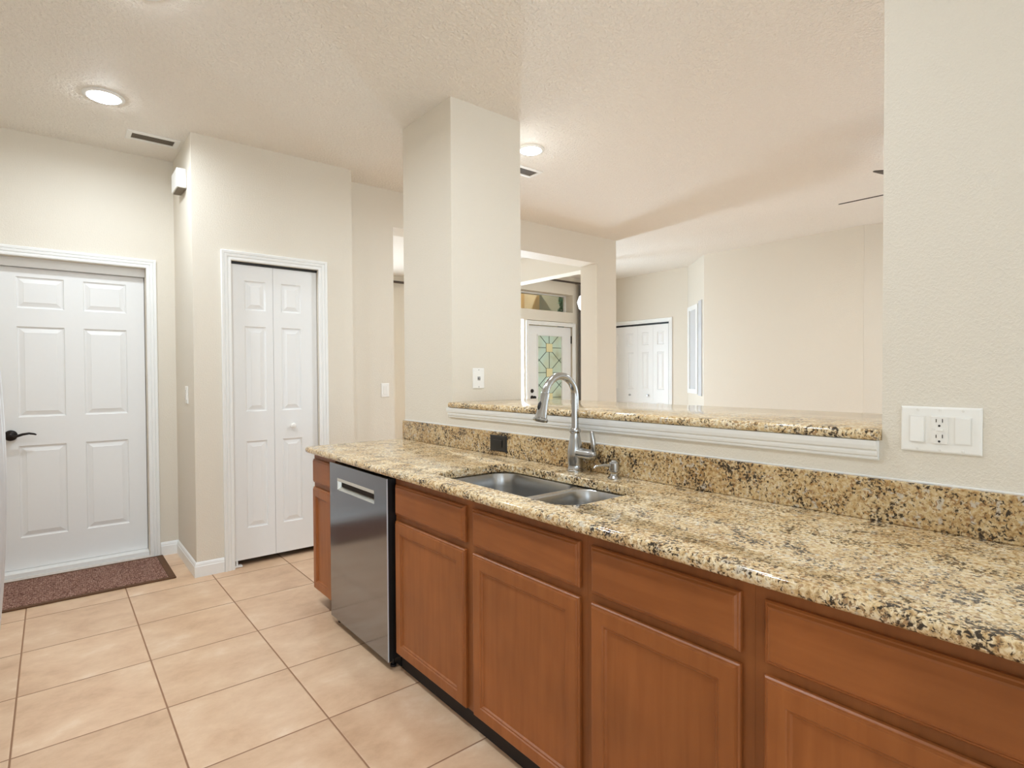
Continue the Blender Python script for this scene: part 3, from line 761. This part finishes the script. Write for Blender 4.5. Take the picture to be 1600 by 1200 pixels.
# soap dispenser
sx_, sy_ = 1.642, 1.392
t = thing('soap_dispenser', 'small brushed nickel soap dispenser right of the faucet', 'soap dispenser', (sx_, sy_, CT))
b = MB(); b.lathe([(0.026, 0.0006), (0.026, 0.005), (0.022, 0.009), (0.016, 0.014), (0.014, 0.02), (0.016, 0.026), (0.0195, 0.029), (0.0195, 0.033), (0.020, 0.034), (0.020, 0.060), (0.018, 0.064), (0.013, 0.066), (0.011, 0.070), (0.004, 0.072)], (sx_, sy_, CT), 'z', 26); b.build('body', M['nickel'], t, True, 18)
b = MB(); b.tube([(sx_-0.016, sy_+0.004, CT+0.052), (sx_-0.045, sy_+0.014, CT+0.054), (sx_-0.075, sy_+0.024, CT+0.052), (sx_-0.085, sy_+0.027, CT+0.046)], [0.0055, 0.005, 0.0045, 0.004], 12); b.build('spout', M['nickel'], t, True)

# ------------------------------------------------------------------ wall plates
def screw(b, P, u, v): 
    c = P(u, v, 0.0)
    lo = [P(u+0.0032*math.cos(a), v+0.0032*math.sin(a), 0.0) for a in [2*math.pi*i/12 for i in range(12)]]
    hi = [P(u+0.0026*math.cos(a), v+0.0026*math.sin(a), 0.0012) for a in [2*math.pi*i/12 for i in range(12)]]
    b.loft([lo, hi], True, False, True)
def plate_mesh(P, u0, u1, v0, v1, th=0.006, name='plate', par=None, mt=None):
    b = MB(); ring = lambda i, d: [P(u0+i, v0+i, d), P(u1-i, v0+i, d), P(u1-i, v1-i, d), P(u0+i, v1-i, d)]
    b.loft([ring(0, 0.0), ring(0, th*0.4), ring(0.002, th*0.85), ring(0.005, th)], True, True, True)
    return b.build(name, mt or M['plastic'], par)
def pbox(b, P, u0, u1, v0, v1, d0, d1_, tilt=0.0):
    b.loft([[P(u0, v0, d0), P(u1, v0, d0), P(u1, v1, d0), P(u0, v1, d0)], [P(u0, v0, d1_+tilt), P(u1, v0, d1_+tilt), P(u1, v1, d1_-tilt), P(u0, v1, d1_-tilt)]], True, True, True)
P = XF(KW-0.0006)
t = thing('outlet_plate', 'white three-gang plate with two rockers and an outlet on the right wall', 'switch plate', (KW, 0.402, 1.073))
pl = plate_mesh(P, 0.320, 0.485, 1.073, 1.188, 0.006, 'plate', t)
zc = 1.1305
PT = lambda u, v, d: P(u, v, d+0.006)
for yc, tl in ((0.449, 0.0014), (0.356, -0.0014)):
    b = MB(); pbox(b, PT, yc-0.0175, yc+0.0175, zc-0.0345, zc+0.0345, 0.0, 0.0012); fr = b.build('rocker_frame', M['plastic2'], t)
    b = MB(); pbox(b, PT, yc-0.0145, yc+0.0145, zc-0.031, zc+0.031, 0.0012, 0.0042, tl); b.build('rocker', M['plastic'], t)
yc = 0.4025
b = MB(); pbox(b, PT, yc-0.0168, yc+0.0168, zc-0.0335, zc+0.0335, 0.0, 0.0035); rc = b.build('receptacle', M['plastic2'], t)
PS = lambda u, v, d: P(u, v, d+0.0096)
b = MB()
for zz in (zc+0.0205, zc-0.0185):
    pbox(b, PS, yc-0.0073, yc-0.0055, zz-0.001, zz+0.008, 0, 0.0004); pbox(b, PS, yc+0.0055, yc+0.0073, zz-0.001, zz+0.007, 0, 0.0004)
    lo = [PS(yc+0.0026*math.cos(a), zz-0.0095+0.0028*math.sin(a), 0.0004) for a in [2*math.pi*i/12 for i in range(12)]]
    b.f([b.v(q) for q in lo])
b.build('slot', M['slot'], rc)
b = MB(); pbox(b, PS, yc-0.0075, yc+0.0075, zc-0.0015, zc+0.0035, 0, 0.0014); b.build('test_button', M['plastic'], rc)
for yy in (0.449, 0.4025, 0.356):
    for zz in (1.081, 1.180):
        b = MB(); screw(b, PT, yy, zz); b.build('screw', M['plastic2'], t)
# blank plate on the pillar
P = YF(2.6094)
t = thing('cable_plate', 'small white cable plate on the right face of the pillar', 'wall plate', (1.892, 2.61, 1.195))
plate_mesh(P, 1.852, 1.932, 1.195, 1.312, 0.006, 'plate', t)
PT2 = lambda u, v, d: P(u, v, d+0.006)
b = MB(); pbox(b, PT2, 1.883, 1.901, 1.242, 1.264, 0, 0.002); b.lathe([(0.006, 0), (0.005, -0.008), (0.002, -0.010)], (1.892, 2.6094-0.008, 1.253), 'y', 12); b.build('jack', M['nickel'], t)
for zz in (1.205, 1.302):
    b = MB(); screw(b, PT2, 1.892, zz); b.build('screw', M['nickel'], t)
# black outlet in the backsplash
P = XF(1.6935)
t = thing('outlet_cover', 'black horizontal outlet cover on the granite backsplash', 'outlet', (1.694, 2.167, 0.898))
plate_mesh(P, 2.103, 2.232, 0.898, 0.976, 0.006, 'plate', t, M['black'])
PT3 = lambda u, v, d: P(u, v, d+0.006)
b = MB(); pbox(b, PT3, 2.134, 2.201, 0.920, 0.954, 0, 0.003); b.build('receptacle', M['black'], t)
def light_switch(P, u0, u1, v0, v1, label, loc):
    t = thing('light_switch', label, 'light switch', loc)
    plate_mesh(P, u0, u1, v0, v1, 0.006, 'plate', t)
    c, z = (u0+u1)/2, (v0+v1)/2; Q = lambda u, v, d: P(u, v, d+0.006)
    b = MB(); pbox(b, Q, c-0.0165, c+0.0165, z-0.033, z+0.033, 0, 0.003, 0.0012); b.build('rocker', M['plastic2'], t)
light_switch(YF(H2-0.0006), 2.091, 2.163, 1.093, 1.208, 'white wall switch on the hall wall left of the pillar', (2.127, H2, 1.093))
light_switch(XF(0.6934), 4.20, 4.275, 1.093, 1.208, 'white wall switch seen edge-on on the pantry corner face', (0.694, 4.24, 1.093))
# door chime near the ceiling
t = thing('door_chime', 'white boxy door chime high on the pantry corner', 'chime', (0.664, 4.25, 2.48))
b = MB(); b.box(0.637, 0.6935, 4.15, 4.345, 2.492, 2.615, 0.006); b.build('cover', M['plastic'], t)
b = MB(); b.box(0.645, 0.688, 4.165, 4.33, 2.486, 2.492); b.build('grille', M['grey'], t)

# ------------------------------------------------------------------ rug
t = thing('door_mat', 'brown woven mat with dark bound edges before the six-panel door', 'mat', (0.05, 4.36, 0))
b = MB(); b.box(-0.52, 0.552, 4.105, 4.612, 0.001, 0.010, 0.003); b.build('pile', M['rug'], t)
b = MB()
for q in ((-0.56, 0.592, 4.072, 4.105), (-0.56, 0.592, 4.612, 4.638), (-0.56, -0.52, 4.105, 4.612), (0.552, 0.592, 4.105, 4.612)): b.box(q[0], q[1], q[2], q[3], 0.001, 0.009, 0.003)
b.build('binding', M['rugedge'], t)

# ------------------------------------------------------------------ ceiling fixtures
def downlight(x, y, r, label, power, col=(0.80, 0.90, 0.985)):
    t = thing('recessed_light', label, 'ceiling light', (x, y, CEIL), 'round recessed ceiling lights')
    b = MB(); b.lathe([(r, -0.0005), (r, -0.004), (r*0.95, -0.008), (r*0.80, -0.010), (r*0.76, -0.006)], (x, y, CEIL), 'z', 36); b.build('trim_ring', M['white'], t, True)
    b = MB(); b.lathe([(r*0.77, -0.0065), (r*0.72, -0.014), (r*0.5, -0.022), (r*0.2, -0.027), (0.0, -0.028)], (x, y, CEIL), 'z', 36); b.build('lens', M['lens'], t, True)
    l = area('bulb', (x, y, CEIL-0.031), (0, 0, -1), r*1.3, r*1.3, power, col, 'DISK', math.radians(172))
    return t
downlight(0.243, 3.79, 0.097, 'lit recessed ceiling light near the garage-side door', 12)
downlight(0.29, 2.62, 0.097, 'recessed kitchen ceiling light just above the top edge at left', 9.5)
downlight(0.29, 1.40, 0.097, 'added recessed kitchen ceiling light nearest the camera, off the top edge', 11)  # extra unseen light continuing the row, added for brightness
downlight(1.36, 1.45, 0.097, 'recessed kitchen ceiling light above the sink, off the top edge', 7)
downlight(2.545, 2.885, 0.092, 'lit recessed ceiling light just right of the pillar', 11)
downlight(4.62, 1.28, 0.092, 'recessed living room light hidden behind the right wall', 20)
def vent(x0, x1, y0, y1, label, n):
    t = thing('ceiling_vent', label, 'vent', ((x0+x1)/2, (y0+y1)/2, CEIL), 'ceiling air vents')
    z = CEIL-0.0006; b = MB(); m_ = 0.028
    o = rrect(x0, x1, y0, y1, 0.003, 2); i_ = rrect(x0+m_, x1-m_, y0+m_, y1-m_, 0.002, 2)
    i2 = rrect(x0+m_-0.003, x1-m_+0.003, y0+m_-0.003, y1-m_+0.003, 0.002, 2)
    b.loft([[(x, y, z) for x, y in o], [(x, y, z-0.005) for x, y in o], [(x, y, z-0.008) for x, y in i2], [(x, y, z-0.004) for x, y in i_], [(x, y, z) for x, y in i_]], True)
    b.build('frame', M['ventw'], t)
    b = MB(); b.box(x0+m_, x1-m_, y0+m_, y1-m_, z-0.0012, z); b.build('duct_opening', M['slot'], t)
    for k in range(n):
        yy = y0+m_+(y1-y0-2*m_)*(k+0.5)/n; b = MB(); h = (y1-y0-2*m_)/n*0.15
        b.loft([[(x, yy-h, z-0.0018), (x, yy-h+0.0008, z-0.0018), (x, yy+h, z-0.0036), (x, yy+h-0.0008, z-0.0036)] for x in (x0+m_, x1-m_)], True, True, True); b.build('slat', M['grey'], t)
vent(0.385, 0.672, 4.20, 4.352, 'long white slatted vent on the ceiling by the pantry corner', 6)
vent(2.59, 2.895, 3.14, 3.295, 'ceiling vent mostly hidden behind the pillar', 6)

# ceiling fan, mostly hidden behind the right wall
fc = Vector((4.432, 1.055, 2.487))
t = thing('ceiling_fan', 'dark ceiling fan with one blade showing past the right wall', 'fan', (fc.x, fc.y, CEIL))
b = MB(); b.lathe([(0.07, -0.0006), (0.07, -0.02), (0.03, -0.06), (0.012, -0.065), (0.012, -0.24), (0.05, -0.25), (0.10, -0.27), (0.105, -0.33), (0.08, -0.36), (0.03, -0.37)], (fc.x, fc.y, CEIL), 'z'); b.build('motor', M['fan'], t, True)
for k in range(5):
    a = math.radians(92+72*k); u = Vector((math.cos(a), math.sin(a), 0)); v = Vector((-u.y, u.x, 0))
    b = MB(); lps = []
    for r, wd in ((0.11, 0.03), (0.16, 0.05), (0.3, 0.058), (0.5, 0.062), (0.565, 0.055), (0.58, 0.035)):
        c = fc+u*r
        lps.append([c-v*wd+Vector((0, 0, wd*0.262)), c+v*wd+Vector((0, 0, -wd*0.262)), c+v*wd+Vector((0, 0, -wd*0.262+0.006)), c-v*wd+Vector((0, 0, wd*0.262+0.006))])
    b.loft(lps, True, True, True); b.build('blade', M['fan'], t)

# ------------------------------------------------------------------ entry: curtain, rod, chandelier; front room rod
t = thing('curtain_rod', 'dark curtain rod above the front door transom', 'curtain rod', (6.0, DY-0.07, 2.715))
b = MB(); b.tube([(5.2, DY-0.07, 2.715), (6.95, DY-0.07, 2.715)], 0.016, 12); b.build('rod', M['rod'], t, True)
b = MB(); b.lathe([(0.016, 0), (0.03, 0.01), (0.036, 0.03), (0.03, 0.05), (0.01, 0.062)], (6.95, DY-0.07, 2.715), 'x', 16); b.build('finial', M['rod'], t, True)
for xx in (5.3, 6.5):
    b = MB(); b.tube([(xx, DY-0.002, 2.715), (xx, DY-0.06, 2.715)], 0.008, 8); b.build('bracket', M['rod'], t)
b = MB()
n = 48; top = []; lps = [[], []]
fr, bk = [], []
for i in range(n+1):
    u = 6.505+0.36*i/n; d = DY-0.07+0.022*math.sin(i*0.8)
    fr.append((u, d-0.002)); bk.append((u, d+0.002))
ol = fr+bk[::-1]
b.loft([[(x, y, z) for x, y in ol] for z in (0.02, 2.695)], True, True, True)
tag(b.build('curtain', M['curtain'], None, True, 60), 'grey curtain panel hanging right of the front door', 'curtain')
t = thing('curtain_rod', 'dark curtain rod glimpsed in the gap left of the pillar', 'curtain rod', (3.4, 7.77, 2.70))
b = MB(); b.tube([(2.0, 7.77, 2.70), (4.75, 7.77, 2.70)], 0.018, 12); b.build('rod', M['rod'], t, True)
for xx in (2.1, 4.6):
    b = MB(); b.tube([(xx, 7.848, 2.70), (xx, 7.78, 2.70)], 0.008, 8); b.build('bracket', M['rod'], t)
cxx, cyy = 5.64, 5.3
t = thing('chandelier', 'white faceted glass chandelier glimpsed in the entry', 'chandelier', (cxx, cyy, CEIL))
b = MB(); b.lathe([(0.05, -0.0006), (0.05, -0.02), (0.01, -0.03), (0.008, -0.42)], (cxx, cyy, CEIL), 'z', 16); b.build('stem', M['rod'], t, True)
b = MB(); b.lathe([(0.02, 2.385), (0.075, 2.33), (0.10, 2.255), (0.075, 2.17), (0.015, 2.11)], (cxx, cyy, 0), 'z', 8); b.build('shade', M['glow'], t)

# ------------------------------------------------------------------ porch seen through the transom
b = MB(); b.box(4.6, 8.6, 6.55, 10.5, -0.15, -0.02)
tag(b.build('porch_slab', M['stuccopale']), 'porch floor outside the front door', 'porch')
b = MB(); b.box(4.3, 8.8, 8.6, 8.9, 2.35, 4.2); b.box(4.3, 6.95, 8.6, 8.9, 0, 2.35); b.box(7.25, 8.0, 8.6, 8.9, 0, 2.35)
b.box(4.3, 8.8, 6.52, 8.9, 4.2, 4.3)
tag(b.build('porch_arch', M['stucco']), 'golden stucco porch wall through the transom', 'porch')
b = MB(); b.box(7.35, 8.3, 8.1, 8.55, -0.02, 4.15)
tag(b.build('porch_column', M['stuccopale']), 'pale stucco column right in the transom', 'column')
def shrub(cx, cy, cz, rx, rz_, n, label):
    b = MB()
    for i in range(n):
        th, ph = random.uniform(0, 6.283), math.acos(random.uniform(-1, 1)); rr = random.uniform(0.5, 1)
        c = Vector((cx+rx*rr*math.sin(ph)*math.cos(th), cy+rx*rr*math.sin(ph)*math.sin(th), cz+rz_*rr*math.cos(ph)))
        u = Vector((random.gauss(0, 1), random.gauss(0, 1), random.gauss(0, 1))).normalized()
        v = u.cross(Vector((random.gauss(0, 1), random.gauss(0, 1), random.gauss(0, 1)))).normalized(); s_ = random.uniform(0.03, 0.06)
        b.f([b.v(c-u*s_), b.v(c+v*s_*0.45), b.v(c+u*s_), b.v(c-v*s_*0.45)])
    b.tube([(cx, cy, -0.02), (cx+0.01, cy, cz)], 0.03, 6)
    tag(b.build('shrub', M['leaf']), label, 'shrub')
shrub(7.64, 7.75, 2.2, 0.10, 1.1, 700, 'leafy green shrub at the right of the transom')

t = thing('porch_fill_light', 'added porch ceiling lamp, unseen outside the front door', 'lamp', (6.2, 7.3, 4.2))  # unseen lamp added to brighten the stucco behind the transom
b = MB(); b.lathe([(0.12, 4.199), (0.12, 4.17), (0.09, 4.12), (0.0, 4.10)], (6.2, 7.3, 0), 'z', 20); b.build('shade', M['glow'], t, True)
area('porch_fill', (6.2, 7.3, 4.09), (0, 0.3, -1), 0.2, 0.2, 60, (0.95, 0.95, 1.0), 'DISK')

# ------------------------------------------------------------------ fridge at the left edge
t = thing('refrigerator', 'stainless refrigerator at the left edge, only its bowed handle showing', 'refrigerator', (-0.56, 2.2, 0))
b = MB(); b.box(XL+0.01, -0.235, 1.745, 2.645, 0.02, 1.76, 0.005); b.build('body', M['grey'], t)
for a, c, hy in ((1.75, 2.157, 2.115), (2.163, 2.64, 2.205)):
    b = MB(); b.box(-0.233, -0.17, a, c, 0.06, 1.755, 0.012, 3); dr = b.build('door', M['fridge'], t)
    b = MB(); pts = []; rd = []
    for k in range(21):
        z = 0.998-0.66+1.32*k/20; pts.append((-0.1185-0.1016*(z-0.998)**2, hy, z)); rd.append(0.0135)
    b.tube([(-0.168, hy, pts[0][2])]+pts+[(-0.168, hy, pts[-1][2])], [0.012]+rd+[0.012], 14); b.build('handle', M['fridge'], dr, True, 60)
for xx in (-0.85, -0.3):
    for yy in (1.8, 2.6):
        b = MB(); b.lathe([(0.02, 0.001), (0.02, 0.019)], (xx, yy, 0), 'z', 12); b.build('foot', M['black'], t)
